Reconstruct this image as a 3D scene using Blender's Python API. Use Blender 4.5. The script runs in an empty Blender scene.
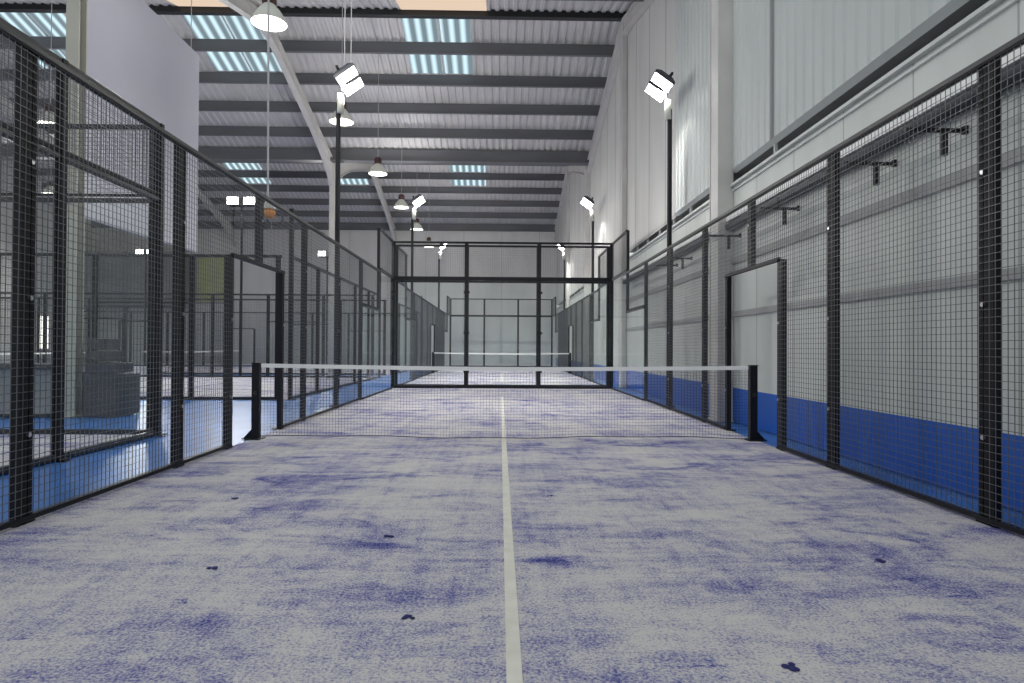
import bpy, math, random
from mathutils import Vector, Matrix
random.seed(7)
SC = bpy.context.scene
COL = SC.collection

# ------------------------------------------------------------------ materials
def new_mat(name):
    m = bpy.data.materials.new(name); m.use_nodes = True
    nt = m.node_tree; nt.nodes.clear()
    out = nt.nodes.new('ShaderNodeOutputMaterial')
    return m, nt, out
def N(nt, kind, **kw):
    n = nt.nodes.new(kind)
    for k, v in kw.items(): setattr(n, k, v)
    return n
def pbr(name, col, rough=0.5, metal=0.0, noise=0.0, nscale=3.0, bump=0.0, bscale=40.0, spec=0.5, stretch=None):
    m, nt, out = new_mat(name)
    b = N(nt, 'ShaderNodeBsdfPrincipled')
    b.inputs['Base Color'].default_value = (*col, 1); b.inputs['Roughness'].default_value = rough
    b.inputs['Metallic'].default_value = metal; b.inputs['Specular IOR Level'].default_value = spec
    nt.links.new(b.outputs[0], out.inputs[0])
    tc = N(nt, 'ShaderNodeTexCoord'); mp = N(nt, 'ShaderNodeMapping')
    if stretch: mp.inputs['Scale'].default_value = stretch
    nt.links.new(tc.outputs['Object'], mp.inputs[0])
    ns = N(nt, 'ShaderNodeTexNoise'); ns.inputs['Scale'].default_value = nscale; ns.inputs['Detail'].default_value = 4
    nt.links.new(mp.outputs[0], ns.inputs['Vector'])
    r = N(nt, 'ShaderNodeValToRGB')
    k = noise
    r.color_ramp.elements[0].position = .3; r.color_ramp.elements[1].position = .7
    r.color_ramp.elements[0].color = (*[c*(1-k) for c in col], 1)
    r.color_ramp.elements[1].color = (*[min(1, c*(1+k*.6)) for c in col], 1)
    nt.links.new(ns.outputs[0], r.inputs[0]); nt.links.new(r.outputs[0], b.inputs['Base Color'])
    if bump:
        n2 = N(nt, 'ShaderNodeTexNoise'); n2.inputs['Scale'].default_value = bscale
        nt.links.new(tc.outputs['Object'], n2.inputs['Vector'])
        bp = N(nt, 'ShaderNodeBump'); bp.inputs['Strength'].default_value = bump; bp.inputs['Distance'].default_value = .02
        nt.links.new(n2.outputs[0], bp.inputs['Height']); nt.links.new(bp.outputs[0], b.inputs['Normal'])
    return m
def emis(name, col, strength, ribs=False, period=.33):
    m, nt, out = new_mat(name)
    e = N(nt, 'ShaderNodeEmission'); e.inputs['Color'].default_value = (*col, 1); e.inputs['Strength'].default_value = strength
    if ribs:
        tc = N(nt, 'ShaderNodeTexCoord'); sp = N(nt, 'ShaderNodeSeparateXYZ')
        nt.links.new(tc.outputs['Object'], sp.inputs[0])
        mu = N(nt, 'ShaderNodeMath', operation='MULTIPLY'); mu.inputs[1].default_value = 2*math.pi/period
        si = N(nt, 'ShaderNodeMath', operation='SINE')
        nt.links.new(sp.outputs[0], mu.inputs[0]); nt.links.new(mu.outputs[0], si.inputs[0])
        r = N(nt, 'ShaderNodeMapRange'); r.inputs[1].default_value = -.6; r.inputs[2].default_value = 1
        r.inputs[3].default_value = strength*.42; r.inputs[4].default_value = strength*1.5
        nt.links.new(si.outputs[0], r.inputs[0]); nt.links.new(r.outputs[0], e.inputs['Strength'])
    nt.links.new(e.outputs[0], out.inputs[0])
    return m
def glass_mat(name, tint, spec=.28):
    m, nt, out = new_mat(name)
    t = N(nt, 'ShaderNodeBsdfTransparent'); t.inputs[0].default_value = (*tint, 1)
    g = N(nt, 'ShaderNodeBsdfGlossy'); g.inputs['Roughness'].default_value = .03
    d = N(nt, 'ShaderNodeBsdfDiffuse'); d.inputs[0].default_value = (.75, .9, .88, 1)
    f = N(nt, 'ShaderNodeLayerWeight'); f.inputs[0].default_value = .5
    pw = N(nt, 'ShaderNodeMath', operation='POWER'); pw.inputs[1].default_value = 4
    mu = N(nt, 'ShaderNodeMath', operation='MULTIPLY_ADD'); mu.inputs[1].default_value = spec; mu.inputs[2].default_value = .006
    nt.links.new(f.outputs['Facing'], pw.inputs[0]); nt.links.new(pw.outputs[0], mu.inputs[0])
    m0 = N(nt, 'ShaderNodeMixShader'); m0.inputs[0].default_value = .006
    nt.links.new(t.outputs[0], m0.inputs[1]); nt.links.new(d.outputs[0], m0.inputs[2])
    mx = N(nt, 'ShaderNodeMixShader')
    nt.links.new(mu.outputs[0], mx.inputs[0]); nt.links.new(m0.outputs[0], mx.inputs[1]); nt.links.new(g.outputs[0], mx.inputs[2])
    nt.links.new(mx.outputs[0], out.inputs[0])
    return m

def turf_mat():
    m, nt, out = new_mat('sanded blue turf')
    L = nt.links.new
    b = N(nt, 'ShaderNodeBsdfPrincipled'); b.inputs['Roughness'].default_value = .9; b.inputs['Specular IOR Level'].default_value = .25
    L(b.outputs[0], out.inputs[0])
    tc = N(nt, 'ShaderNodeTexCoord')
    def noise(scale, st, det=6, rough=.6, dist=0., rot=0., off=(0, 0, 0)):
        mp = N(nt, 'ShaderNodeMapping'); mp.inputs['Scale'].default_value = st; mp.inputs['Rotation'].default_value = (0, 0, rot)
        mp.inputs['Location'].default_value = off
        L(tc.outputs['Object'], mp.inputs[0])
        n = N(nt, 'ShaderNodeTexNoise'); n.inputs['Scale'].default_value = scale; n.inputs['Detail'].default_value = det
        n.inputs['Roughness'].default_value = rough; n.inputs['Distortion'].default_value = dist
        L(mp.outputs[0], n.inputs['Vector']); return n.outputs[0]
    def rng(x, a, c, lo=0., hi=1.):
        r = N(nt, 'ShaderNodeMapRange'); r.inputs[1].default_value = a; r.inputs[2].default_value = c
        r.inputs[3].default_value = lo; r.inputs[4].default_value = hi; L(x, r.inputs[0]); return r.outputs[0]
    def mth(op, x, y):
        n = N(nt, 'ShaderNodeMath', operation=op)
        for i, v in enumerate((x, y)):
            if isinstance(v, (int, float)): n.inputs[i].default_value = v
            else: L(v, n.inputs[i])
        return n.outputs[0]
    big = rng(noise(1.0, (.75, 1.0, 1), 5, .62, .5), .36, .70)
    streak = rng(noise(1.3, (.55, 4.2, 1), 6, .68, 1.1, .16), .40, .74)
    streak2 = rng(noise(1.2, (6.0, .6, 1), 5, .7, .4, .35), .44, .76)
    blot = rng(noise(.9, (.8, 1.6, 1), 4, .65, 1.6, .3, (7, 3, 0)), .555, .70)
    scr = rng(noise(3.2, (1.0, 3.2, 1), 3, .6, 2.2, .8, (2, 9, 0)), .67, .73)
    cloud = rng(noise(1.7, (.8, 1.3, 1), 3, .55, .8, .2, (4, 1, 0)), .42, .66)
    comb = rng(noise(5.0, (6.0, .35, 1), 3, .6, .2, -.25), .45, .75)
    grain = noise(80, (1, 1, 1), 2, .75)
    mid = noise(14, (1, 1, 1), 4, .7)
    f = mth('ADD', mth('MULTIPLY', big, .26), mth('MULTIPLY', streak, .30))
    f = mth('ADD', f, mth('MULTIPLY', streak2, .22))
    f = mth('ADD', f, mth('MULTIPLY', cloud, .30))
    f = mth('ADD', f, mth('MULTIPLY', comb, .07))
    f = mth('ADD', f, mth('MULTIPLY', blot, .36))
    f = mth('ADD', f, mth('MULTIPLY', scr, .35))
    f = mth('ADD', f, mth('MULTIPLY', rng(mid, .3, .7, -.5, .5), .30))
    f = mth('ADD', f, mth('MULTIPLY', rng(grain, .3, .7, -.5, .5), .75))
    # shallower sand further away from the play area: a little more blue in the field
    f = rng(f, .13, 1.08)
    cr = N(nt, 'ShaderNodeValToRGB')
    e = cr.color_ramp.elements
    e[0].position = 0; e[0].color = (.585, .57, .555, 1)
    e[1].position = 1; e[1].color = (.025, .03, .19, 1)
    for p, c in ((.22, (.47, .46, .505, 1)), (.48, (.25, .25, .415, 1)), (.75, (.08, .088, .29, 1))):
        x = e.new(p); x.color = c
    L(f, cr.inputs[0]); L(cr.outputs[0], b.inputs['Base Color'])
    bp = N(nt, 'ShaderNodeBump'); bp.inputs['Strength'].default_value = .5; bp.inputs['Distance'].default_value = .01
    L(grain, bp.inputs['Height']); L(bp.outputs[0], b.inputs['Normal'])
    return m

def wall_mat(name, up, low, zsplit, seam=1.15, axis=1, jw=.01):
    """painted wall: blue skirting paint below zsplit, faint vertical panel joints"""
    m, nt, out = new_mat(name); L = nt.links.new
    b = N(nt, 'ShaderNodeBsdfPrincipled'); b.inputs['Roughness'].default_value = .45; L(b.outputs[0], out.inputs[0])
    tc = N(nt, 'ShaderNodeTexCoord'); sp = N(nt, 'ShaderNodeSeparateXYZ'); L(tc.outputs['Object'], sp.inputs[0])
    ns = N(nt, 'ShaderNodeTexNoise'); ns.inputs['Scale'].default_value = 1.2; ns.inputs['Detail'].default_value = 5
    mp = N(nt, 'ShaderNodeMapping'); mp.inputs['Scale'].default_value = (1, 1.5, .35); L(tc.outputs['Object'], mp.inputs[0]); L(mp.outputs[0], ns.inputs['Vector'])
    r = N(nt, 'ShaderNodeValToRGB'); r.color_ramp.elements[0].position = .3; r.color_ramp.elements[1].position = .7
    r.color_ramp.elements[0].color = (*[c*.9 for c in up], 1); r.color_ramp.elements[1].color = (*[min(1, c*1.05) for c in up], 1)
    L(ns.outputs[0], r.inputs[0])
    # joint lines
    md = N(nt, 'ShaderNodeMath', operation='PINGPONG'); md.inputs[1].default_value = seam/2; L(sp.outputs[axis], md.inputs[0])
    lt = N(nt, 'ShaderNodeMath', operation='LESS_THAN'); lt.inputs[1].default_value = jw; L(md.outputs[0], lt.inputs[0])
    ml = N(nt, 'ShaderNodeMath', operation='MULTIPLY'); ml.inputs[1].default_value = .55; L(lt.outputs[0], ml.inputs[0])
    mx = N(nt, 'ShaderNodeMixRGB'); mx.inputs[2].default_value = (.12, .12, .12, 1); L(ml.outputs[0], mx.inputs[0]); L(r.outputs[0], mx.inputs[1])
    z = N(nt, 'ShaderNodeMath', operation='LESS_THAN'); z.inputs[1].default_value = zsplit; L(sp.outputs[2], z.inputs[0])
    m2 = N(nt, 'ShaderNodeMixRGB'); m2.inputs[2].default_value = (*low, 1); L(z.outputs[0], m2.inputs[0]); L(mx.outputs[0], m2.inputs[1])
    L(m2.outputs[0], b.inputs['Base Color'])
    return m

M = dict(
    turf=turf_mat(),
    turf2=turf_mat(),
    bluefloor=pbr('blue painted concrete', (.035, .15, .46), .36, noise=.25, nscale=1.2, spec=.28),
    white=pbr('white line paint', (.68, .67, .60), .8, noise=.10, nscale=9),
    tape=pbr('white net tape', (.93, .93, .92), .7, noise=.03),
    cord=pbr('black net cord', (.035, .035, .045), .8),
    black=pbr('black powder coat', (.007, .0075, .011), .5, noise=.2, nscale=6, spec=.25),
    gloss=pbr('glossy black rail', (.012, .013, .017), .4, noise=.1),
    wire=pbr('galvanised dark wire', (.11, .115, .125), .4, metal=.3),
    bolt=pbr('zinc bolt', (.6, .6, .62), .3, metal=.9),
    glass=glass_mat('court glass', (.982, .993, .989)),
    wallr=wall_mat('painted wall panel', (.60, .63, .605), (.008, .10, .47), .52),
    wallup=wall_mat('flat white cladding', (.62, .62, .60), (.6, .6, .6), -5, seam=1.55, jw=.035),
    clad=pbr('ribbed white cladding', (.52, .55, .54), .35, noise=.05, nscale=.8),
    recess=pbr('shade grey recess', (.26, .265, .27), .6, noise=.15),  # darker than the wall, so the recess shadow sits in the colour
    ledge=pbr('pale flashing', (.60, .62, .61), .4, noise=.06),
    trim_shade=pbr('grey trim and shadow strip', (.33, .335, .34), .5),  # joint cover and panel frame, also the strips imitating wall shadows
    steel=pbr('white painted steel', (.58, .57, .55), .45, noise=.08, nscale=2),
    beige=pbr('beige painted steel', (.42, .41, .36), .5, noise=.08, nscale=2),
    purlin=pbr('grey purlin', (.13, .133, .143), .5, noise=.15, nscale=1.5, stretch=(.3, 1, 1)),
    ridge=pbr('dark ridge beam', (.02, .022, .024), .5),
    roof=pbr('pale roof sheet', (.60, .59, .59), .55, noise=.08, nscale=1),
    endwall=wall_mat('far gable wall', (.70, .69, .67), (.70, .69, .67), -5, seam=2.4, axis=0),
    board=pbr('pale lilac board', (.43, .43, .49), .3, noise=.04, nscale=.5),
    mezz=pbr('grey partition', (.25, .25, .26), .7, noise=.2, nscale=.7),
    yellow=pbr('yellow green panel', (.52, .55, .25), .6, noise=.15, nscale=1),
    dark=pbr('dark grey plastic', (.03, .035, .045), .5, noise=.2),
    lampbell=pbr('pale lamp bell', (.55, .56, .50), .3, noise=.05),
    lampred=pbr('dark red lamp housing', (.05, .015, .012), .5),
    orange=pbr('orange plastic', (.85, .33, .06), .4),
    cable=pbr('grey suspension cable', (.45, .45, .46), .5),
    sky=emis('daylight skylight sheet', (.52, .69, .77), .95, True),
    peach=emis('warm skylight sheet', (.95, .74, .57), .85),
    led=emis('floodlight lens', (1, .98, .95), 14),
    bulb=emis('lamp diffuser', (1, .98, .90), 5),
    win=emis('bright window', (1, .95, .90), 2.6),
    win2=emis('dull window', (.6, .68, .9), .9),
)

# ------------------------------------------------------------------ mesh builder
WL = {}
class MB:
    def __init__(s): s.v = []; s.f = []
    def box(s, x0, x1, y0, y1, z0, z1):
        n = len(s.v)
        s.v += [(x0, y0, z0), (x1, y0, z0), (x1, y1, z0), (x0, y1, z0), (x0, y0, z1), (x1, y0, z1), (x1, y1, z1), (x0, y1, z1)]
        s.f += [tuple(n+i for i in q) for q in ((0, 3, 2, 1), (4, 5, 6, 7), (0, 1, 5, 4), (1, 2, 6, 5), (2, 3, 7, 6), (3, 0, 4, 7))]
        return s
    def quad(s, *p):
        n = len(s.v); s.v += [tuple(q) for q in p]; s.f.append(tuple(range(n, n+len(p)))); return s
    def bar(s, p0, p1, w, h=None, up=(0, 0, 1), caps=True):
        h = h or w
        p0, p1 = Vector(p0), Vector(p1); d = (p1-p0).normalized(); u = Vector(up)
        if abs(d.dot(u)) > .98: u = Vector((0, 1, 0))
        a = d.cross(u).normalized()*w/2; b = a.cross(d).normalized()*h/2
        n = len(s.v)
        for p in (p0, p1):
            for q in (a+b, -a+b, -a-b, a-b): s.v.append(tuple(p+q))
        s.f += [(n, n+1, n+5, n+4), (n+1, n+2, n+6, n+5), (n+2, n+3, n+7, n+6), (n+3, n, n+4, n+7)]
        if caps: s.f += [(n+3, n+2, n+1, n), (n+4, n+5, n+6, n+7)]
        return s
    def tube(s, p0, p1, r0, r1=None, seg=10, caps=True):
        r1 = r0 if r1 is None else r1
        p0, p1 = Vector(p0), Vector(p1); d = (p1-p0).normalized()
        u = Vector((0, 0, 1)) if abs(d.z) < .9 else Vector((1, 0, 0))
        a = d.cross(u).normalized(); b = d.cross(a)
        n = len(s.v)
        for p, r in ((p0, r0), (p1, r1)):
            for i in range(seg):
                t = 2*math.pi*i/seg; s.v.append(tuple(p+a*r*math.cos(t)+b*r*math.sin(t)))
        for i in range(seg):
            j = (i+1) % seg; s.f.append((n+i, n+j, n+seg+j, n+seg+i))
        if caps: s.f += [tuple(n+seg-1-i for i in range(seg)), tuple(n+seg+i for i in range(seg))]
        return s
    def lathe(s, c, prof, seg=20):
        n = len(s.v); c = Vector(c)
        for r, z in prof:
            for i in range(seg):
                t = 2*math.pi*i/seg; s.v.append((c.x+r*math.cos(t), c.y+r*math.sin(t), c.z+z))
        for k in range(len(prof)-1):
            for i in range(seg):
                j = (i+1) % seg; s.f.append((n+k*seg+i, n+k*seg+j, n+(k+1)*seg+j, n+(k+1)*seg+i))
        return s
    def sphere(s, c, r, seg=8, rings=5, sz=1):
        prof = [(r*math.sin(math.pi*k/rings), -r*sz*math.cos(math.pi*k/rings)) for k in range(rings+1)]
        return s.lathe(c, prof, seg)
    def build(s, name, mat, parent=None, smooth=False, bevel=0):
        off = WL.get(parent.name, Vector((0, 0, 0))) if parent else Vector((0, 0, 0))
        me = bpy.data.meshes.new(name)
        me.from_pydata([tuple(Vector(v)-off) for v in s.v], [], s.f); me.update()
        me.materials.append(mat)
        o = bpy.data.objects.new(name, me); COL.objects.link(o)
        if parent: o.parent = parent; WL[o.name] = off
        else: WL[o.name] = Vector((0, 0, 0))
        if smooth:
            for p in me.polygons: p.use_smooth = True
        if bevel:
            b = o.modifiers.new('b', 'BEVEL'); b.width = bevel; b.segments = 2
        return o
def tag(o, label=None, cat=None, group=None, kind=None):
    if label: o['label'] = label
    if cat: o['category'] = cat
    if group: o['group'] = group
    if kind: o['kind'] = kind
    return o
def thing(name, loc, label, cat, group=None):
    o = bpy.data.objects.new(name, None); o.empty_display_size = .2; COL.objects.link(o); o.location = loc
    WL[o.name] = Vector(loc)
    return tag(o, label, cat, group)
def struct(name, mb, mat, label=None, cat=None):
    return tag(mb.build(name, mat), label, cat, kind='structure')

# ------------------------------------------------------------------ building data
WX = 3.50
LX = -25.5
Y_V0, Y_R1, Y_V1, Y_R2, Y_E = 2.7, 10.45, 18.1, 25.7, 33.4
def zb(y):
    if y < Y_V0: return 8.2 + .3*(Y_V0-y)
    if y < Y_V1: return 10.2-.268*abs(y-Y_R1)
    return 10.3-.275*abs(y-Y_R2)
def zs(y): return zb(y)+.62

# floors
struct('floor', MB().box(LX, WX+.2, -9, Y_E, -.25, -.012), M['bluefloor'], 'glossy blue painted concrete floor around the padel courts', 'floor')
def court_floor(x0, x1, y0, y1, label, mat='turf'):
    return struct('floor', MB().box(x0, x1, y0, y1, -.010, 0), M[mat], label, 'floor')
court_floor(-3.05, 3.05, -9, 10.04, 'sand-dusted blue turf of the near padel court')
court_floor(-3.05, 3.05, 10.62, 30.6, 'sand-dusted blue turf of the court behind the far glass')
court_floor(-24.4, -4.5, 5.88, 15.9, 'sand-dusted blue turf of the wide court left of the near one')
court_floor(-24.4, -4.5, 18.5, 28.5, 'sand-dusted blue turf of the most distant court on the left')
court_floor(-24.4, -4.37, -9, .33, 'pale sandy turf of the glazed court at the left edge')

# right wall
low = MB()
low.box(WX, WX+.12, -8.5, Y_E, 0, 3.62)
struct('wall_right', low, M['wallr'], 'white right wall with a blue painted skirting band', 'wall')
def strip_wall(name, ys, x, z0, mat, rib=0, label=None):
    mb = MB(); n = len(ys)
    for i in range(n-1):
        ya, yb = ys[i], ys[i+1]
        xa = x - (rib if (i % 4 in (1, 2)) else 0); xb = x-(rib if ((i+1) % 4 in (1, 2)) else 0)
        mb.quad((xa, ya, z0), (xa, ya, zs(ya)), (xb, yb, zs(yb)), (xb, yb, z0))
    o = struct(name, mb, mat, label, 'wall')
    return o
ys = []; y = -8.5
while y < 4.95:
    ys += [y, y+.09, y+.115, y+.205]; y += .24
def ribwall(y0, y1, name, label):
    pts = []; y = y0
    while y < y1-.05:
        for d, xx in ((0, 0), (.10, 0), (.125, -.022), (.20, -.022)):
            pts.append((y+d, WX+xx))
        y += .225
    pts.append((y1, WX))
    mb = MB()
    for (ya, xa), (yb, xb) in zip(pts, pts[1:]):
        mb.quad((xa, ya, 3.86), (xa, ya, zs(ya)), (xb, yb, zs(yb)), (xb, yb, 3.86))
    mb.quad((WX-.04, y0, 3.865), (WX-.04, y1, 3.865), (WX+.03, y1, 3.81), (WX+.03, y0, 3.81))
    mb.quad((WX-.04, y0, 3.865), (WX-.04, y1, 3.865), (WX, y1, 3.87), (WX, y0, 3.87))
    struct(name, mb, M['clad'], label, 'wall')
ribwall(-8.5, 2.05, 'wall_right.001', 'ribbed white cladding high on the right wall nearest the camera')
ribwall(2.45, 5.3, 'wall_right.002', 'ribbed white cladding on the right wall beyond the first column')
def flatwall(y0, y1, name, z0, label):
    mb = MB()
    k = max(2, int((y1-y0)/.6)); yy = [y0+(y1-y0)*i/k for i in range(k+1)]
    yy = sorted(set(yy+[q for q in (Y_R1, Y_V1, Y_R2) if y0 < q < y1]))
    for a, b in zip(yy, yy[1:]): mb.quad((WX, a, z0), (WX, a, zs(a)), (WX, b, zs(b)), (WX, b, z0))
    struct(name, mb, M['wallup'], label, 'wall')
flatwall(5.3, 10.6, 'wall_right.003', 3.8, 'flat white cladding panels behind the first right floodlight')
flatwall(10.6, 18.3, 'wall_right.004', 3.62, 'flat white cladding rising to the descending roof line')
flatwall(18.3, Y_E, 'wall_right.005', 3.8, 'flat white cladding of the second roof span on the right')
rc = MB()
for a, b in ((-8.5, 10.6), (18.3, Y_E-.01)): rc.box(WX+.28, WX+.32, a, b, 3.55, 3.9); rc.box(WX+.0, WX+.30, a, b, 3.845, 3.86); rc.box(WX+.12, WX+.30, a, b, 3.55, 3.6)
struct('trim_1', rc, M['recess'], 'dark recess under the upper cladding of the right wall', 'trim')
lg = MB()
for a, b in ((-8.5, 10.6), (18.3, Y_E)):
    lg.box(WX-.06, WX+.1, a, b, 3.60, 3.635); lg.box(WX-.03, WX, a, b, 3.53, 3.555)
    y = .6 if a < 0 else a+.6
    while y < b:
        lg.box(WX+.02, WX+.06, y, y+.04, 3.60, 3.86); y += 2.6 if y < 2 else 1.2
struct('trim_2', lg, M['ledge'], 'pale flashing ledge along the right wall', 'trim')
tag(MB().box(WX-.045, WX-.0, .59, .62, 3.87, 10.0).build('trim_4', M['trim_shade']), 'thin grey vertical joint cover on the ribbed cladding', 'trim', kind='structure')
shadow_strips = MB()
shadow_strips.box(WX-.035, WX, -8.5, 10.5, 2.40, 2.50); shadow_strips.box(WX-.035, WX, -8.5, 10.5, 1.60, 1.68)
struct('shadow_trim', shadow_strips, M['trim_shade'], 'two grey strips imitating shadow stripes along the right wall', 'trim')  # raised grey strips stand in for soft shadow stripes on the wall
# far wall, left wall
fw = MB()
fw.box(LX, WX, Y_E, Y_E+.15, 0, zs(Y_E)+.2)
struct('wall_far', fw, M['endwall'], 'plain white far wall of the hall', 'wall')
lw = MB(); yy = [2.0, Y_V0, Y_R1, Y_V1, Y_R2, Y_E]
for a, b in zip(yy, yy[1:]): lw.quad((LX, a, 0), (LX, b, 0), (LX, b, zs(b)), (LX, a, zs(a)))
struct('wall_left', lw, M['endwall'], 'pale left wall of the hall beyond the side courts', 'wall')
for k, (a, b) in enumerate(((27.5, 27.98), (28.5, 29.2))):
    w = struct('window_%d' % (k+1), MB().box(LX+.02, LX+.06, a, b, .95, 2.75), M['win'], ['narrow bright window in the left wall', 'wider bright window in the left wall'][k], 'window')
    f = MB()
    f.box(LX+.02, LX+.05, a-.08, a, .85, 2.85); f.box(LX+.02, LX+.05, b, b+.08, .85, 2.85); f.box(LX+.02, LX+.10, a, b, 2.75, 2.85); f.box(LX+.02, LX+.10, a, b, .85, .95)
    f.build('window_frame', M['steel'], w)

# roof sheets: corrugated running down the slope
def sheet(y0, y1, name, label, dz=0):
    mb = MB(); x = LX; pr = .25; pts = []; zs = lambda q: zb(q)+.62+dz
    while x < WX:
        pts += [(x, 0), (x+.09, 0), (x+.125, .045), (x+.215, .045)]; x += pr
    for (xa, da), (xb, db) in zip(pts, pts[1:]):
        xa, xb = min(xa, WX), min(xb, WX)
        mb.quad((xa, y0, zs(y0)+da), (xb, y0, zs(y0)+db), (xb, y1, zs(y1-1e-4 if y1 in (Y_V1,) else y1)+db), (xa, y1, zs(y1-1e-4 if y1 in (Y_V1,) else y1)+da))
    struct(name, mb, M['roof'], label, 'ceiling')
sheet(Y_V0, Y_R1, 'ceiling', 'corrugated roof slope rising to the near ridge', -.2)
sheet(Y_R1, Y_V1, 'ceiling.001', 'corrugated roof slope falling away from the near ridge')
sheet(Y_V1, Y_R2, 'ceiling.002', 'corrugated roof slope rising to the far ridge')
sheet(Y_R2, Y_E, 'ceiling.003', 'corrugated roof slope falling to the far wall')

# purlins
ORD = ['first', 'second', 'third', 'fourth', 'fifth']
def purlin(y, label, h=.30, mat='purlin', z=None, w=.07):
    z1 = (zs(y) if z is None else z)-.005
    mb = MB()
    mb.box(LX, WX-.02, y-w/2, y+w/2, z1-h, z1)
    mb.box(LX, WX-.02, y-w/2-.05, y+w/2, z1-h-.02, z1-h)
    return tag(mb.build('roof_beam', M[mat]), label, 'beam')
purlin(Y_R1, 'black ridge beam crossing the top of the picture under warm roof light', .20, 'ridge', z=zs(Y_R1)-.17, w=.14)
purlin(7.9, 'grey roof purlin on the near slope just above the black ridge beam', z=zs(7.9)-.2)
n1 = [11.95, 13.4, 14.85, 16.3]
for i, y in enumerate(n1): purlin(y, ORD[i]+' grey roof purlin beyond the black ridge beam', .33)
purlin(Y_V1-.35, 'broad grey valley beam where the two roof spans meet', .45, w=.35)
purlin(Y_V1+.7, 'grey purlin just past the valley beam on the rising far slope')
purlin(Y_R2, 'dark ridge beam of the far roof span', .34, w=.14)
for i, y in enumerate([27.15, 28.6, 30.05, 31.5]): purlin(y, ORD[i]+' grey purlin beyond the far ridge beam', .33)
purlin(Y_E-.35, 'grey eaves beam along the top of the far wall', .40, w=.2)

# rafters (curved haunched portal frames) and columns
def rafter(x, ya, yr, yb_, label, wide=.2):
    top = []; bot = []
    n = 36
    for i in range(n+1):
        y = ya+(yb_-ya)*i/n
        zt = min(zb(y+1e-6 if i == 0 else y-1e-6)+.26, 10.62)
        e = min(y-ya, yb_-y)
        dep = .32+(.65 if wide > .19 else .12)*math.exp(-e/1.1)
        k = abs(y-yr); dep += .12*math.exp(-k/.8)
        top.append((y, zt)); bot.append((y, zt-dep))
    web = MB(); fl = MB()
    for i in range(n):
        (y0, t0), (y1, t1) = top[i], top[i+1]; (_, b0), (_, b1) = bot[i], bot[i+1]
        for s in (-.015, .015): web.quad((x+s, y0, b0), (x+s, y1, b1), (x+s, y1, t1), (x+s, y0, t0))
        for a0, a1 in ((t0, t1), (b0, b1)):
            fl.quad((x-wide/2, y0, a0), (x+wide/2, y0, a0), (x+wide/2, y1, a1), (x-wide/2, y1, a1))
            fl.quad((x-wide/2, y0, a0-.025), (x+wide/2, y0, a0-.025), (x+wide/2, y1, a1-.025), (x-wide/2, y1, a1-.025))
            for sx in (-wide/2, wide/2): fl.quad((x+sx, y0, a0), (x+sx, y1, a1), (x+sx, y1, a1-.025), (x+sx, y0, a0-.025))
    t = thing('roof_rafter', (x, ya, zb(ya+.01)), label, 'beam')
    web.build('web', M['steel'], t); fl.build('flange', M['steel'], t)
RX = -6.75
rafter(RX, Y_V0+.1, Y_R1, Y_V1-.1, 'white curved roof rafter descending beside the left floodlight pole')
rafter(RX, Y_V1+.1, Y_R2, Y_E, 'smaller white curved rafter in the far roof span, descending to the far wall')
rafter(-16.8, Y_V1+.1, Y_R2, Y_E, 'white slanting rafter far left, seen above the side court fence')
rafter(-16.8, Y_V0+.1, Y_R1, Y_V1-.1, 'white roof rafter far left in the near roof span, behind the hanging board')
rafter(WX-.1, Y_V0, Y_R1, Y_V1-.05, 'white rafter along the top of the right wall, near roof span', .18)
rafter(WX-.1, Y_V1+.1, Y_R2, Y_E, 'white rafter along the top of the right wall, far roof span', .18)
def column(x, y, label, mat='steel', w=.2, d=.4, z1=None, wall=False):
    z1 = z1 or zb(y)+.2
    t = thing('steel_column', (x, y, 0), label, 'column')
    a, b = MB(), MB()
    b.box(x-w/2, x+w/2, y-d/2, y-d/2+.02, 0, z1); b.box(x-w/2, x+w/2, y+d/2-.02, y+d/2, 0, z1)
    a.box(x-.01, x+.01, y-d/2+.02, y+d/2-.02, 0, z1)
    if wall: a.box(x-w/2+.01, x+w/2-.01, y-d/2+.03, y+d/2-.03, 0, z1)
    a.build('web', M[mat], t); b.build('flange', M[mat], t)
    MB().box(x-w/2-.04, x+w/2+(0 if wall else .04), y-d/2-.04, y+d/2+.04, 0, .02).build('base_plate', M[mat], t)
column(WX-.125, 2.25, 'white steel column on the right wall near the net', w=.24, wall=True)
column(WX-.08, 10.62, 'slim white column on the right wall below the ridge', w=.14, d=.3, wall=True)
column(WX-.105, Y_V1+.1, 'white steel column on the right wall below the roof valley', wall=True)
column(WX-.08, Y_R2, 'distant slim column on the right wall below the far ridge', w=.14, d=.3, wall=True)
column(RX, 2.42, 'tall beige steel column left of the hanging board', 'beige', .2, .2, 9.0)
column(RX, Y_V1, 'white steel column below the curved rafter behind the left floodlight pole')
column(-16.8, Y_V1, 'distant steel column seen behind the beige column', 'steel', z1=9)
column(RX, Y_E-.3, 'white steel column against the far wall')

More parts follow.
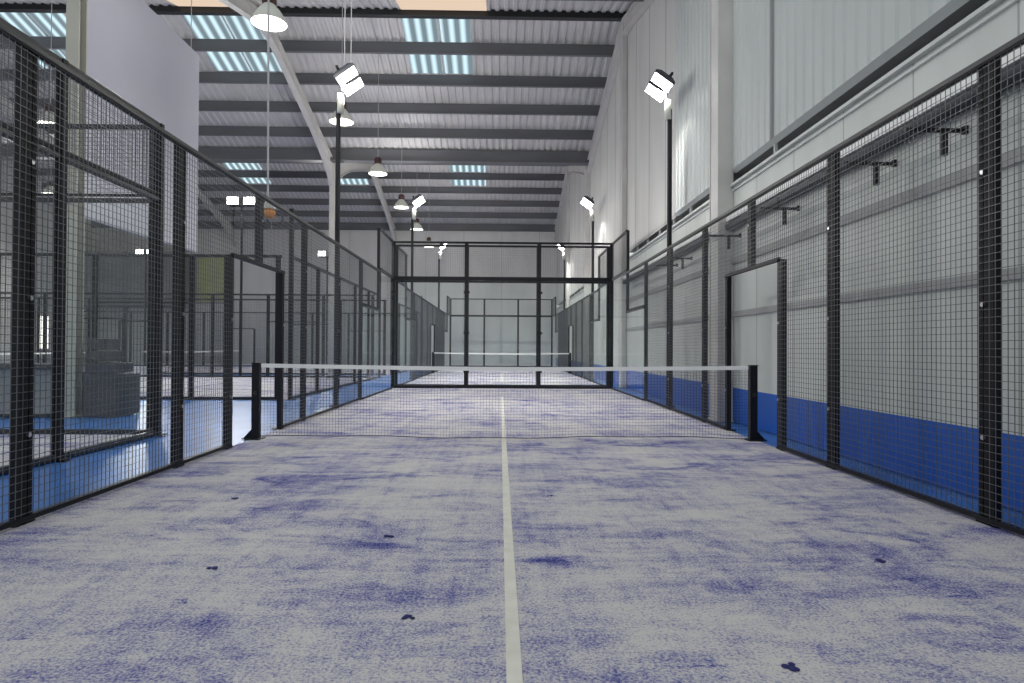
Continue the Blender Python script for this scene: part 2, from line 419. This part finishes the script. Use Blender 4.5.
# skylights
def sky(x0, x1, y0, y1, mat, label, dz=0):
    z = lambda y: zs(y)-.012+dz
    mb = MB().quad((x0, y0, z(y0)), (x1, y0, z(y0)), (x1, y1, z(y1)), (x0, y1, z(y1)))
    tag(mb.build('skylight', M[mat]), label, 'skylight')
cols = [(-3.0, -1.98, -1.90, -1.0, 'at centre'), (-9.3, -8.2, -8.13, -7.1, 'by the curved rafter'), (-14.9, -13.8, -13.7, -12.7, 'far left')]
for (a, b, c, d, w) in cols:
    for (p, q, s) in ((a, b, 'left'), (c, d, 'right')):
        sky(p, q, Y_R1+.12, 11.9, 'sky', f'bluish skylight just below the ridge beam, {s} sheet of the pair {w}')
        sky(p, q, 12.0, 13.3, 'sky', f'bluish skylight beyond the first purlin, {s} sheet of the pair {w}')
for (a, d, w) in ((-2.9, -.5, 'top centre'), (-9.1, -6.9, 'top left')):
    sky(a, d, 8.1, Y_R1-.12, 'peach', f'warm peach roof light above the ridge beam at {w}', -.2)
for (a, d, w) in ((-2.8, -.9, 'centre'), (-9.0, -7.4, 'left'), (-14.6, -12.8, 'far left')):
    sky(a, d, 27.3, 28.4, 'sky', f'pale skylight beyond the first purlin of the far span, {w}')
    sky(a, d, Y_R2+.15, 27.0, 'sky', f'pale skylight of the far roof span, {w}')

# hanging board, mezzanine, yellow panel
t = thing('hanging_board', (-6.75, 2.95, 3.18), 'large pale lilac board hung high beside the beige column on the left', 'board')
MB().box(-6.78, -6.72, 2.58, 6.50, 3.15, 7.50).build('panel', M['board'], t, bevel=.01)
for y in (3.3, 4.8, 6.3): MB().box(-6.84, -6.78, y-.03, y+.03, 3.2, 7.4).build('backing_batten', M['steel'], t)
for y in (3.3, 6.3): MB().tube((-6.81, y, 7.5), (-6.81, y, zb(y)+.25), .008).build('hanger_cable', M['cable'], t)
t = thing('partition_block', (-22, 32.2, 3.5), 'grey enclosed gallery high against the far wall on the left', 'gallery')
MB().box(-25.4, -19.3, 31.0, Y_E-.02, 3.5, 6.7).build('panel', M['mezz'], t)
sf = MB(); sf.box(-25.4, -19.28, 30.95, 31.0, 3.40, 3.52)
for x in (-25.2, -22.3, -19.45): sf.box(x-.08, x+.08, 31.1, 31.26, 0, 3.5)
sf.build('support_frame', M['dark'], t)
t = thing('wall_panel', (-18.1, Y_E-.06, 4), 'yellow green translucent panel high on the far wall', 'panel')
MB().box(-19.1, -17.2, Y_E-.08, Y_E-.01, 3.9, 6.7).build('sheet', M['yellow'], t)
fr = MB(); fr.box(-19.2, -19.1, Y_E-.1, Y_E, 3.8, 6.8); fr.box(-17.2, -17.1, Y_E-.1, Y_E, 3.8, 6.8); fr.box(-19.1, -17.2, Y_E-.1, Y_E, 6.7, 6.8); fr.box(-19.1, -17.2, Y_E-.1, Y_E, 3.8, 3.9)
fr.build('frame', M['trim_shade'], t)

# ------------------------------------------------------------------ fences
CELL = .05
class Run:
    """a run of fence along a straight line: s along, outward normal n"""
    def __init__(s, name, p0, p1, n, label, cat, group=None):
        s.p0 = Vector((*p0, 0)); s.d = (Vector((*p1, 0))-s.p0).normalized(); s.n = Vector((*n, 0)); s.L = (Vector((*p1, 0))-s.p0).length
        s.t = thing(name, tuple(s.p0), label, cat, group)
    def P(s, a, o, z): return s.p0+s.d*a+s.n*o+Vector((0, 0, z))
    def obox(s, mb, a0, a1, o0, o1, z0, z1):
        c = [s.P(a, o, z) for z in (z0, z1) for a, o in ((a0, o0), (a1, o0), (a1, o1), (a0, o1))]
        n = len(mb.v); mb.v += [tuple(q) for q in c]
        mb.f += [tuple(n+i for i in q) for q in ((0, 3, 2, 1), (4, 5, 6, 7), (0, 1, 5, 4), (1, 2, 6, 5), (2, 3, 7, 6), (3, 0, 4, 7))]
    def post(s, a, z0, z1, w=.115, th=.06, bolts=True, name='post', off=.012):
        mb = MB(); s.obox(mb, a-w/2, a+w/2, off, off+th, z0, z1)
        s.obox(mb, a-w/2-.02, a-w/2, off-.008, off+.012, z0, z1)
        if z0 == 0: s.obox(mb, a-w/2-.03, a+w/2+.03, off-.0, off+th+.06, 0, .012)
        o = mb.build(name, M['black'], s.t)
        if bolts:
            z = z0+.55
            while z < z1-.1:
                MB().tube(s.P(a+.015, off-.012, z), s.P(a+.015, off, z), .016, seg=8).build('bolt', M['bolt'], o); z += .85
        return o
    def mesh(s, a0, a1, z0, z1, cell=CELL, w=.0038, frame=.03, bottom=True):
        mb = MB()
        k = max(1, round((a1-a0)/cell))
        for i in range(k+1):
            a = a0+(a1-a0)*i/k
            mb.bar(s.P(a, 0, z0), s.P(a, 0, z1), w, w, caps=False)
        k = max(1, round((z1-z0)/cell))
        for i in range(k+1):
            z = z0+(z1-z0)*i/k
            mb.bar(s.P(a0, -.004, z), s.P(a1, -.004, z), w, w, caps=False)
        o = mb.build('mesh_panel', M['wire'], s.t)
        if frame:
            for za in (z0, z1-frame):
                fb = MB(); s.obox(fb, a0, a1, -.006, .03, za, za+frame); fb.build('frame_bar', M['black'], o)
        return o
    def rail(s, a0, a1, z, h=.06, th=.06, name='rail', off=-.012, mat='gloss'):
        mb = MB(); s.obox(mb, a0, a1, off, off+th, z-h/2, z+h/2)
        return mb.build(name, M[mat], s.t, bevel=.006)
    def glass(s, a0, a1, z0, z1, clamps=False):
        mb = MB(); s.obox(mb, a0+.01, a1-.01, -.006, .006, z0, z1)
        o = mb.build('glass_pane', M['glass'], s.t)
        if clamps:
            for a in (a0+.045, a1-.045):
                for z in (z0+.4, (z0+z1)/2, z1-.35):
                    c = MB(); s.obox(c, a-.035, a+.035, -.014, .014, z-.03, z+.03); c.build('glass_clamp', M['black'], o)
        return o

def side_fence(x, sgn, yc, label, full=True, near=False, far_only=False, pole=None):
    """side of a 6 x 20 m court: glass steps at ends, mesh between, doorway at the net. s = y - yc + 10"""
    y0 = -6 if near else -10
    r = Run('mesh_fence', (x, yc+y0), (x, yc+10), (sgn, 0), label, 'fence')
    S = lambda y: y-y0
    H = 2.96
    posts = [-3.78, -1.83, 2.0, 4.0, 6.0]
    if near: posts = [-5.9]+posts
    else: posts = [-6]+posts
    for y in posts: r.post(S(y), 0, H, bolts=near)
    D0, D1 = -.72, .98
    r.post(S(D0), 0, 2.10, name='door_post', bolts=near); r.post(S(D1), 0, 2.10, w=.08, name='door_post', bolts=near)
    r.post(S(.15), 2.10, H, bolts=near)
    edges = posts
    if near: segs = [(-5.9, -3.78), (-3.78, -1.83), (-1.83, D0), (D1, 2), (2, 4), (4, 6)]
    else: segs = [(-6, -3.78), (-3.78, -1.83), (-1.83, D0), (D1, 2), (2, 4), (4, 6)]
    for a, b in segs: r.mesh(S(a), S(b), .02, H, w=.0038 if near else .0042)
    r.mesh(S(D0), S(D1), 2.10, H)
    r.rail(S(D0), S(D1), 2.10, .035, .04, name='door_head', mat='black')
    r.rail(S(posts[0]), S(6), H, .042, .045, name='top_rail')
    if not near:
        pass
    ends = [(6, 8, 10)] if near else [(6, 8, 10), (-6, -8, -10)]
    for (p, q, e) in ends:
        lo, hi = min(p, q), max(p, q)
        r.glass(S(lo), S(hi), .03, 1.98); r.mesh(S(lo), S(hi), 2.02, H, w=.003); r.rail(S(lo), S(hi), H, .05, name='top_rail'); r.rail(S(lo), S(hi), 2.0, .04, name='rail')
        r.post(S(q), 1.98, 4.0, w=.09, bolts=False)
        lo, hi = min(q, e), max(q, e)
        r.glass(S(lo), S(hi), .03, 2.96); r.mesh(S(lo), S(hi), 3.02, 4.0, w=.003); r.rail(S(lo), S(hi), 4.0, .05, name='top_rail'); r.rail(S(lo), S(hi), 3.0, .04, name='rail')
        a0, a1 = sorted((S(p), S(e)))
        mb = MB(); r.obox(mb, a0, a1, -.02, .03, 0, .03); mb.build('bottom_rail', M['black'], r.t)
    return r
def end_wall(x0, x1, y, nrm, label, posts, post_w=.085, z_g=3.0, top=4.0):
    r = Run('glass_wall', (x0, y), (x1, y), (0, nrm), label, 'glass wall')
    for p in posts: r.post(p-x0, 0, top, w=post_w, th=.06, bolts=False)
    for a, b in zip(posts, posts[1:]):
        r.glass(a-x0, b-x0, .06, z_g-.02, clamps=(y == 10)); r.mesh(a-x0, b-x0, z_g+.03, top, w=.0018)
    r.rail(0, x1-x0, z_g, .09, name='middle_rail', mat='black'); r.rail(0, x1-x0, top, .05, name='top_rail', mat='black')
    r.rail(0, x1-x0, .035, .07, name='bottom_rail', mat='black')
    return r
P6 = [-3, -1, 1, 3]
side_fence(-3.0, -1, 0, 'black mesh side fence along the left of the near court, with open net doorway', near=True)
rr = side_fence(3.0, 1, 0, 'black mesh side fence beside the white and blue right wall', near=True)
# wall brackets belonging to the right fence
for y in (-4.9, -2.95, -2.05, -.15, 1.75, 4.2, 5.2):
    mb = MB(); s = y+6
    rr.obox(mb, s-.012, s+.012, .03, .47, 2.78, 2.81)
    rr.obox(mb, s-.02, s+.02, .30, .34, 2.60, 2.80); rr.obox(mb, s-.02, s+.02, .47, .498, 2.77, 2.83)
    mb.build('wall_bracket', M['black'], rr.t)
end_wall(-3, 3, 10, 1, 'black framed glass wall closing the far end of the near court', P6)
end_wall(-3, 3, 10.62, -1, 'second black framed glass wall right behind the near court end', P6, post_w=.065)
side_fence(-3.0, -1, 20.6, 'left mesh and glass side fence of the court behind the far glass')
side_fence(3.0, 1, 20.6, 'right mesh and glass side fence of the court behind the far glass')
end_wall(-3, 3, 30.6, 1, 'distant glass end wall in front of the white far wall', P6)

# pipe along right wall
t = thing('wall_pipe', (WX-.09, 0, 2.8), 'dark service pipe with white painted-reflection strip along the right wall behind the fence', 'pipe')
pp = MB(); pp.tube((WX-.075, -8.5, 2.98), (WX-.075, 10.4, 2.98), .06, seg=12); pp.build('pipe', M['dark'], t, smooth=True)
pp = MB(); pp.box(WX-.12, WX-.005, -8.5, 10.4, 3.06, 3.13); pp.build('reflection_strip', M['tape'], t)  # white strip puts a reflection above the pipe into colour

# court C (left edge)
r = Run('glass_wall', (-4.37, -8), (-4.37, .35), (1, 0), 'dark framed glazed end wall of the left edge court, next to the blue floor strip', 'glass wall')
for y in (-7.7, -5.6, -3.55, -1.5, .32): r.post(y+8, 0, 3.88, w=.075, th=.05, bolts=False)
for a, b in ((-7.7, -5.6), (-5.6, -3.55), (-3.55, -1.5), (-1.5, .32)):
    r.glass(a+8, b+8, .06, 2.88); r.mesh(a+8, b+8, 2.98, 3.86)
r.rail(.3, 8.35, 2.93, .055, name='middle_rail'); r.rail(.3, 8.35, 3.86, .045, name='top_rail'); r.rail(.3, 8.35, .03, .06, name='bottom_rail')
cx = [-4.37, -6.4, -8.4, -10.4, -12.4]
r = Run('glass_wall', (-12.4, .36), (-4.37, .36), (0, 1), 'glazed long side of the left edge court, in front of the beige column', 'glass wall')
for a in cx: r.post(a+12.4-(.08 if a > -4.5 else 0), 0, 3.88 if a > -7 else 3, w=.06, th=.05, bolts=False)
for b, a in zip(cx, cx[1:]):
    r.glass(a+12.4, b+12.4-.1, .06, 2.88)
    if a > -7: r.mesh(a+12.4, b+12.4-.1, 2.98, 3.86)
    else: pass
r.rail(0, 7.95, 2.93, .055, name='middle_rail'); r.rail(6.0, 7.95, 3.86, .05, name='top_rail'); r.rail(0, 8.03, .03, .06, name='bottom_rail')

# court D and G: wide courts lying across
def wide_court(y0, y1, tagd, far=True, near_label='', end_label='', far_label=''):
    r = Run('mesh_fence', (-4.5, y0), (-4.5, y1), (1, 0), end_label, 'fence')
    n = 5; st = (y1-y0)/n
    for i in range(n+1): r.post(i*st, 0, 4.0 if i in (0, n) else 3.0, w=.09, bolts=False)
    for i in range(n): r.glass(i*st, (i+1)*st, .05, 2.95)
    r.rail(0, y1-y0, 3.0, .07, name='middle_rail'); r.rail(0, y1-y0, .03, .06, name='bottom_rail')
    for yy, nn, lb in ((y0, -1, near_label), (y1, 1, far_label)):
        q = Run('mesh_fence', (-24.4, yy), (-4.66, yy), (0, nn), lb, 'fence')
        X = lambda x: x+24.4
        for x in (-4.72, -6.5, -8.5, -10.5, -12.5, -16.5, -18.5, -20.5, -22.5, -24.4): q.post(X(x), 0, 3.0, w=.09, bolts=False)
        for a, b in ((-6.5, -4.75), (-8.5, -6.5)): q.glass(X(a), X(b), .05, 1.98 if a < -7 else 2.95)
        q.mesh(X(-8.5), X(-6.5), 2.0, 3.0, cell=.06)
        for a, b in ((-10.5, -8.5), (-12.5, -10.5), (-13.7, -12.5), (-16.5, -15.3), (-18.5, -16.5), (-20.5, -18.5), (-22.5, -20.5)): q.mesh(X(a), X(b), .03, 3.0, cell=.06)
        q.rail(0, 19.74, 3.0, .06, name='top_rail'); q.rail(0, X(-15.3), .03, .06, name='bottom_rail'); q.rail(X(-13.7), 19.74, .03, .06, name='bottom_rail')
        for x in (-13.7, -15.3): q.post(X(x), 0, 2.1, w=.07, bolts=False, name='door_post')
        q.mesh(X(-15.3), X(-13.7), 2.1, 3.0, cell=.06); q.rail(X(-15.3), X(-13.7), 2.1, .05, name='door_head')
wide_court(5.85, 15.92, 'D', near_label='black long fence of the wide left court facing the blue aisle',
           end_label='glazed end wall of the wide left court beside the near court', far_label='far long fence of the wide left court')
wide_court(18.5, 28.5, 'G', near_label='near long fence of the most distant left court',
           end_label='glazed end wall of the most distant left court', far_label='far long fence of the most distant left court')

# ------------------------------------------------------------------ nets and lines
def net(p0, p1, label, cell=.037, zend=.905, zmid=.875, post_lab=None, w=.0022, posts=True):
    p0, p1 = Vector((*p0, 0)), Vector((*p1, 0)); L = (p1-p0).length; d = (p1-p0)/L
    t = thing('court_net', tuple((p0+p1)/2), label, 'net')
    zt = lambda s: zmid+(zend-zmid)*abs(2*s/L-1)**1.5
    zl = lambda s: .03+.012*math.sin(s*1.7)+.006*math.sin(s*5.1)
    P = lambda s, z: p0+d*s+Vector((0, 0, z))
    a, b = .06, L-.06
    mb = MB(); k = round((b-a)/cell)
    for i in range(k+1):
        s = a+(b-a)*i/k; mb.bar(P(s, zl(s)), P(s, zt(s)-.04), w, w, caps=False)
    rows = round(.85/cell)
    for j in range(rows+1):
        f = j/rows; seg = 24
        for i in range(seg):
            s0 = a+(b-a)*i/seg; s1 = a+(b-a)*(i+1)/seg
            z = lambda s: zl(s)*(1-f)+(zt(s)-.04)*f
            ww = w if j else .009
            mb.bar(P(s0, z(s0)), P(s1, z(s1)), ww, ww, caps=False)
    mb.build('netting', M['cord'], t)
    tp = MB(); seg = 24
    nrm = Vector((-d.y, d.x, 0))*.012
    for i in range(seg):
        s0 = a+(b-a)*i/seg; s1 = a+(b-a)*(i+1)/seg
        for o in (-nrm, nrm):
            tp.quad(P(s0, zt(s0)-.047)+o, P(s1, zt(s1)-.047)+o, P(s1, zt(s1))+o, P(s0, zt(s0))+o)
        tp.quad(P(s0, zt(s0))-nrm, P(s1, zt(s1))-nrm, P(s1, zt(s1))+nrm, P(s0, zt(s0))+nrm)
        tp.quad(P(s0, zt(s0)-.047)-nrm, P(s1, zt(s1)-.047)-nrm, P(s1, zt(s1)-.047)+nrm, P(s0, zt(s0)-.047)+nrm)
    tp.build('white_tape', M['tape'], t)
    return t
net((-3.0, 0), (3.0, 0), 'black net with white top tape across the near court')
net((-3.0, 20.6), (3.0, 20.6), 'distant net with white tape on the court behind the far glass', cell=.06)
net((-14.5, 18.6), (-14.5, 28.4), 'distant white taped net of the court furthest left', cell=.08)
net((-14.5, 5.95), (-14.5, 15.8), 'white taped net of the wide left court', cell=.08)
def net_post(x, y, sg, label):
    t = thing('net_post', (x, y, 0), label, 'post')
    mb = MB(); mb.box(x-.045, x+.045, y-.04, y+.04, .01, .90); o = mb.build('pole', M['black'], t, bevel=.006)
    c = MB(); c.box(x-.05, x+.05, y-.045, y+.045, .90, .915); c.build('cap', M['black'], t, bevel=.004)
    b = MB(); b.box(x-.08, x+.08+0, y-.10, y+.10, .0, .012)
    xo = x+sg*.045; n = len(b.v)
    b.v += [(xo, y-.012, .012), (xo+sg*.10, y-.012, .012), (xo, y-.012, .12), (xo, y+.012, .012), (xo+sg*.10, y+.012, .012), (xo, y+.012, .12)]
    b.f += [(n, n+1, n+2), (n+3, n+5, n+4), (n, n+3, n+4, n+1), (n+1, n+4, n+5, n+2), (n, n+2, n+5, n+3)]
    b.box(min(xo, xo+sg*.11), max(xo, xo+sg*.11), y-.05, y+.05, 0, .012)
    b.build('base_bracket', M['black'], t)
    w = MB(); w.tube((x, y-.055, .55), (x, y-.04, .55), .025, seg=10); w.tube((x, y-.075, .55), (x, y-.055, .55), .008, seg=6); w.build('tension_winder', M['gloss'], t)
net_post(-3.0, 0, -1, 'black net post standing in the left doorway of the near court')
net_post(3.0, 0, 1, 'black net post standing in the right doorway of the near court')
net_post(-3.0, 20.6, -1, 'distant black net post on the left of the court behind the glass')
net_post(3.0, 20.6, 1, 'distant black net post on the right of the court behind the glass')
def line(x0, x1, y0, y1, label):
    tag(MB().box(x0, x1, y0, y1, 0.0, .004).build('court_line', M['white']), label, 'court line')
line(-.054, .0, -7.0, -.02, 'white centre line running from the camera to the net')
line(-.054, .0, .02, 6.95, 'white centre line beyond the net')
line(-2.98, 2.98, 6.95, 7.0, 'white service line crossing the near court before the far glass')
line(-.027, .027, 13.65, 20.55, 'white centre line of the court behind the glass')
line(-2.98, 2.98, 13.6, 13.65, 'white service line of the court behind the glass')

# ------------------------------------------------------------------ floodlights and pendants
def area(loc, rot_to, size, power, parent, col=(1, .97, .93), spread=2.6):
    l = bpy.data.lights.new('flood_light', 'AREA'); l.shape = 'RECTANGLE'; l.size = size; l.size_y = size*.5; l.energy = power; l.color = col; l.spread = spread
    o = bpy.data.objects.new('flood_light', l); COL.objects.link(o)
    d = (Vector(rot_to)-Vector(loc)).normalized()
    q = d.to_track_quat('-Z', 'Y')
    o.rotation_euler = q.to_euler(); o.parent = parent; o.location = Vector(loc)-WL[parent.name]
    return o
def floodlight(x, y, h, face, label, tilt=.95, power=260, yaw=0.0):
    """pole with two rectangular led heads; face = +1 shines towards +X, -1 towards -X"""
    t = thing('floodlight_pole', (x, y, 0), label, 'floodlight')
    p = MB(); p.tube((x, y, 0), (x, y, h-.42), .05, .045, seg=12); p.box(x-.1, x+.1, y-.1, y+.1, 0, .015)
    p.build('pole', M['black'], t, smooth=False)
    c = MB(); c.tube((x+face*.05, y-.04, h-.62), (x+face*.05, y-.04, h-.25), .07, .06, seg=12); c.build('ballast_tube', M['lampbell'], t, smooth=True)
    br = MB()
    f = Vector((face*math.cos(yaw), -math.sin(abs(yaw))*1.0, 0)).normalized()
    side = Vector((0, 0, 1)).cross(f).normalized()
    nrm = (f*math.cos(tilt)*1.0+Vector((0, 0, -1))*math.sin(tilt)).normalized()     # shining direction
    up = nrm.cross(side).normalized()
    if up.z < 0: up = -up
    base = Vector((x, y, h))
    br.bar(base+Vector((0, 0, -.45)), base+f*.12+Vector((0, 0, .0)), .04)
    br.bar(base+f*.14-side*.45-nrm*.12, base+f*.14+side*.45-nrm*.12, .04)
    br.build('bracket', M['black'], t)
    for k, o1 in enumerate((-.26, .26)):
        c0 = base+side*o1*face*-1+f*.22+Vector((0, 0, .0))
        hw, hh, th = .20, .22, .05
        hd = MB(); n = 0
        pts = []
        for dz, s in ((0, 1.0), (-th, .98), (-.13, .62)):
            for a, b in ((-1, -1), (1, -1), (1, 1), (-1, 1)):
                pts.append(c0+side*a*hw*s+up*b*hh*s+nrm*dz)
        hd.v = [tuple(q) for q in pts]
        for L_ in (0, 4):
            for i in range(4):
                j = (i+1) % 4; hd.f.append((L_+i, L_+j, L_+4+j, L_+4+i))
        hd.f += [(8, 9, 10, 11), (3, 2, 1, 0)]
        ho = hd.build('lamp_head', M['dark'], t)
        ln = MB(); ln.quad(*[c0+side*a*hw*.92+up*b*hh*.90+nrm*.004 for a, b in ((-1, -1), (1, -1), (1, 1), (-1, 1))])
        ln.build('lens', M['led'], ho)
    area(base+f*.10+nrm*.06, base+f*.10+nrm*2, .4, power, t)
PW = 420
floodlight(-3.16, 4.45, 6.13, 1, 'floodlight pole rising from the left fence beyond the net', power=PW)
floodlight(3.16, 4.55, 6.13, -1, 'floodlight pole rising from the right fence beyond the net', power=PW)
floodlight(-3.16, 14.9, 6.2, 1, 'floodlight pole left of the court behind the far glass', power=PW*2)
floodlight(3.16, 14.9, 6.2, -1, 'floodlight pole right of the court behind the far glass', power=PW*2)
floodlight(-3.16, 24.9, 6.2, 1, 'most distant floodlight pole of the left row by the centre courts', power=PW*2)
floodlight(3.16, 24.9, 6.2, -1, 'most distant floodlight pole of the right row by the centre courts', power=PW*2)
def flood_twin(x, y, h, label, power=280):
    t = thing('floodlight_pole', (x, y, 0), label, 'floodlight')
    p = MB(); p.tube((x, y, 0), (x, y, h), .045, seg=10); p.box(x-.1, x+.1, y-.1, y+.1, 0, .015); p.build('pole', M['black'], t)
    b = MB(); b.box(x-.45, x+.45, y-.03, y+.03, h-.03, h+.03); b.build('bracket', M['black'], t)
    for s in (-.3, .3):
        hd = MB(); hd.box(x+s-.22, x+s+.22, y-.10, y+.02, h+.03, h+.33); ho = hd.build('lamp_head', M['dark'], t, bevel=.02)
        l = MB(); l.box(x+s-.2, x+s+.2, y-.112, y-.102, h+.05, h+.31); l.build('lens', M['led'], ho)
    area((x, y-.2, h+.15), (x, y-2, h-1.3), .7, power, t)
flood_twin(-9.55, 16.1, 6.25, 'twin floodlight facing us on the far fence of the wide left court')
flood_twin(-9.75, 28.7, 6.15, 'twin floodlight facing us, distant, seen just left of the left floodlight pole')
flood_twin(-19.8, 28.7, 6.15, 'twin floodlight facing us, distant, seen below the hanging board')

def pendant(x, y, z, label, on=True, power=240):
    t = thing('pendant_lamp', (x, y, z), label, 'lamp')
    b = MB(); b.lathe((x, y, z), [(.29, 0), (.28, .03), (.24, .11), (.175, .21), (.11, .28), (.10, .30), (0, .30)], 24); b.lathe((x, y, z), [(.28, .0), (.23, .11), (.165, .20), (.10, .27)], 24)
    b.build('shade', M['lampbell'], t, smooth=True)
    h = MB(); h.lathe((x, y, z), [(0, .30), (.10, .30), (.115, .34), (.115, .46), (.07, .50), (0, .51)], 16); h.build('housing', M['lampred'], t, smooth=True)
    d = MB(); d.lathe((x, y, z), [(.28, .0), (.14, -.014), (0, -.022)], 24); d.build('diffuser', M['bulb'], t)
    c = MB(); top = zs(y)+.0; c.tube((x, y, z+.5), (x, y, top), .009, seg=6); c.build('suspension_cable', M['cable'], t)
    l = bpy.data.lights.new('lamp_light', 'SPOT'); l.energy = power; l.color = (1, .96, .90); l.spot_size = 2.6; l.spot_blend = .6; l.shadow_soft_size = .15
    o = bpy.data.objects.new('lamp_light', l); COL.objects.link(o); o.parent = t; o.location = (0, 0, -.06)
    l = bpy.data.lights.new('roof_fill', 'POINT'); l.energy = power*.6; l.color = (1, .97, .93); l.shadow_soft_size = .02  # fill light added above the housing to brighten the roof
    o = bpy.data.objects.new('roof_fill', l); COL.objects.link(o); o.parent = t; o.location = (.0, .13, .45)
PL = [('large bell pendant lamp hanging at the top left beside the curved rafter', 2.75), ('bell pendant lamp glowing behind the left floodlight pole', 7.6),
      ('bell pendant lamp between the curved rafters, third from the camera', 12.2), ('small bell pendant lamp in the far span, nearest after the valley beam', 17.0),
      ('small bell pendant lamp right of the second left floodlight pole', 21.6), ('most distant bell pendant lamp above the far glass', 26.6)]
for lb, y in PL: pendant(-3.87, y, 6.45-(.08 if y < 3 else 0), lb)
pendant(-10.9, 7.9, 6.4, 'bell pendant lamp seen through the mesh at the upper left')
pendant(-17.3, 17.3, 6.9, 'distant bell pendant lamp seen low through the left mesh')
# hanging pull control
t = thing('hanging_control', (-3.62, 2.2, 3.1), 'small orange control with white cap hanging on a long white cable at left', 'control')
x, y, z = -3.62, 2.15, 3.16
a = MB(); a.tube((x-.03, y, z+.2), (x-.06, y, zb(3)+.3), .016, seg=8); a.build('cable', M['cable'], t)
a = MB(); a.lathe((x, y, z), [(.10, .05), (.09, .12), (.045, .20), (0, .22)], 14); a.build('cap', M['lampbell'], t, smooth=True)
a = MB(); a.sphere((x, y, z), .085, 14, 8, 1.1); a.build('body', M['orange'], t, smooth=True)
a = MB()
pts = [Vector((x+.08+.12*math.sin(u), y, z-.12-.10*math.cos(u)+.03)) for u in [k*.35-1.4 for k in range(12)]]
for p, q in zip(pts, pts[1:]): a.tube(p, q, .012, seg=6)
a.build('hook', M['dark'], t)
a = MB(); a.tube((x+.03, y, z-.08), (x+.035, y, z-.32), .008, seg=6); a.build('tail_cord', M['cable'], t)

# loose roof cables
def cable(x, y, z0, label):
    tag(MB().tube((x, y, z0), (x, y, zs(y)+.03), .009, seg=6).build('steel_cable', M['cable']), label, 'cable')
cable(-3.05, 4.45, 6.3, 'thin cable rising from the left floodlight heads, left of two')
cable(-2.93, 4.45, 6.3, 'thin cable rising from the left floodlight heads, right of two')

# stepped dark storage behind column
t = thing('stepped_unit', (-6.3, 2.7, 0), 'dark grey stepped storage unit standing right of the beige column', 'storage unit')
for i, (x1, z) in enumerate(((-6.02, .66), (-6.12, .84), (-6.26, 1.02), (-6.32, 1.22))):
    MB().box(-6.55, x1, 2.35+.03*i, 3.0-.02*i, [0, .68, .86, 1.04][i], z).build('tier', M['dark'], t, bevel=.015)
t = thing('counter', (-7.3, 2.6, 0), 'dark grey counter standing left of the beige column', 'counter')
MB().box(-8.5, -6.98, 2.3, 2.95, .05, .74).build('body', M['mezz'], t)
MB().box(-8.55, -6.95, 2.22, 3.0, .74, .82).build('worktop', M['dark'], t, bevel=.01)
MB().box(-8.45, -7.0, 2.36, 2.9, 0, .05).build('plinth', M['dark'], t)

# small sand clods / scuffs lying on the turf
mk = [((.95, -5.62), .03), ((-.72, -4.05), .022), ((.30, -3.0), .018), ((-1.5, -4.6), .02), ((1.9, -4.5), .022), ((2.4, -5.3), .03), ((-.45, -5.2), .02), ((-2.0, -3.1), .018)]
nm = ['on the right half near the bottom edge', 'left of the centre line', 'just right of the centre line', 'in the middle of the left half',
      'in the middle of the right half', 'at the lower right of the court', 'left of the centre line near the bottom edge', 'near the left fence']
clod = pbr('dark blue clump', (.02, .022, .13), .9, noise=.3, nscale=30)
for ((x, y), r), l in zip(mk, nm):
    mb = MB()
    for k in range(5):
        mb.sphere((x+random.uniform(-r, r)*1.3, y+random.uniform(-r, r)*.8, .004), r*random.uniform(.4, .7), 7, 5, .35)
    tag(mb.build('turf_clump', clod), 'small dark blue turf clump '+l, 'debris')

# ------------------------------------------------------------------ world, camera
w = bpy.data.worlds.new('w'); SC.world = w; w.use_nodes = True
w.node_tree.nodes['Background'].inputs[0].default_value = (.93, .97, .98, 1); w.node_tree.nodes['Background'].inputs[1].default_value = .84
cam = bpy.data.cameras.new('camera'); co = bpy.data.objects.new('camera', cam); COL.objects.link(co); SC.camera = co
cxx, cyy, czz, f, yaw, pitch, roll = [-0.0824, -7.875, 1.1032, 651.2, 0.018617, 0.01037, 0.005538]
c, s = math.cos(yaw), math.sin(yaw); xa = Vector((c, -s, 0)); ya = Vector((s, c, 0)); za = Vector((0, 0, 1))
c, s = math.cos(pitch), math.sin(pitch); ya, za = c*ya+s*za, -s*ya+c*za
c, s = math.cos(roll), math.sin(roll); xa, za = c*xa+s*za, c*za-s*xa
mw = Matrix((xa, za, -ya)).transposed().to_4x4(); mw.translation = (cxx, cyy, czz)
co.matrix_world = mw
cam.sensor_width = 36; cam.lens = f*36/1024; cam.clip_end = 200; cam.clip_start = .05
SC.view_settings.view_transform = 'Standard'; SC.view_settings.look = 'None'; SC.view_settings.exposure = 0; SC.view_settings.gamma = 1
SC.cycles.transparent_max_bounces = 48; SC.cycles.max_bounces = 10; SC.cycles.diffuse_bounces = 6
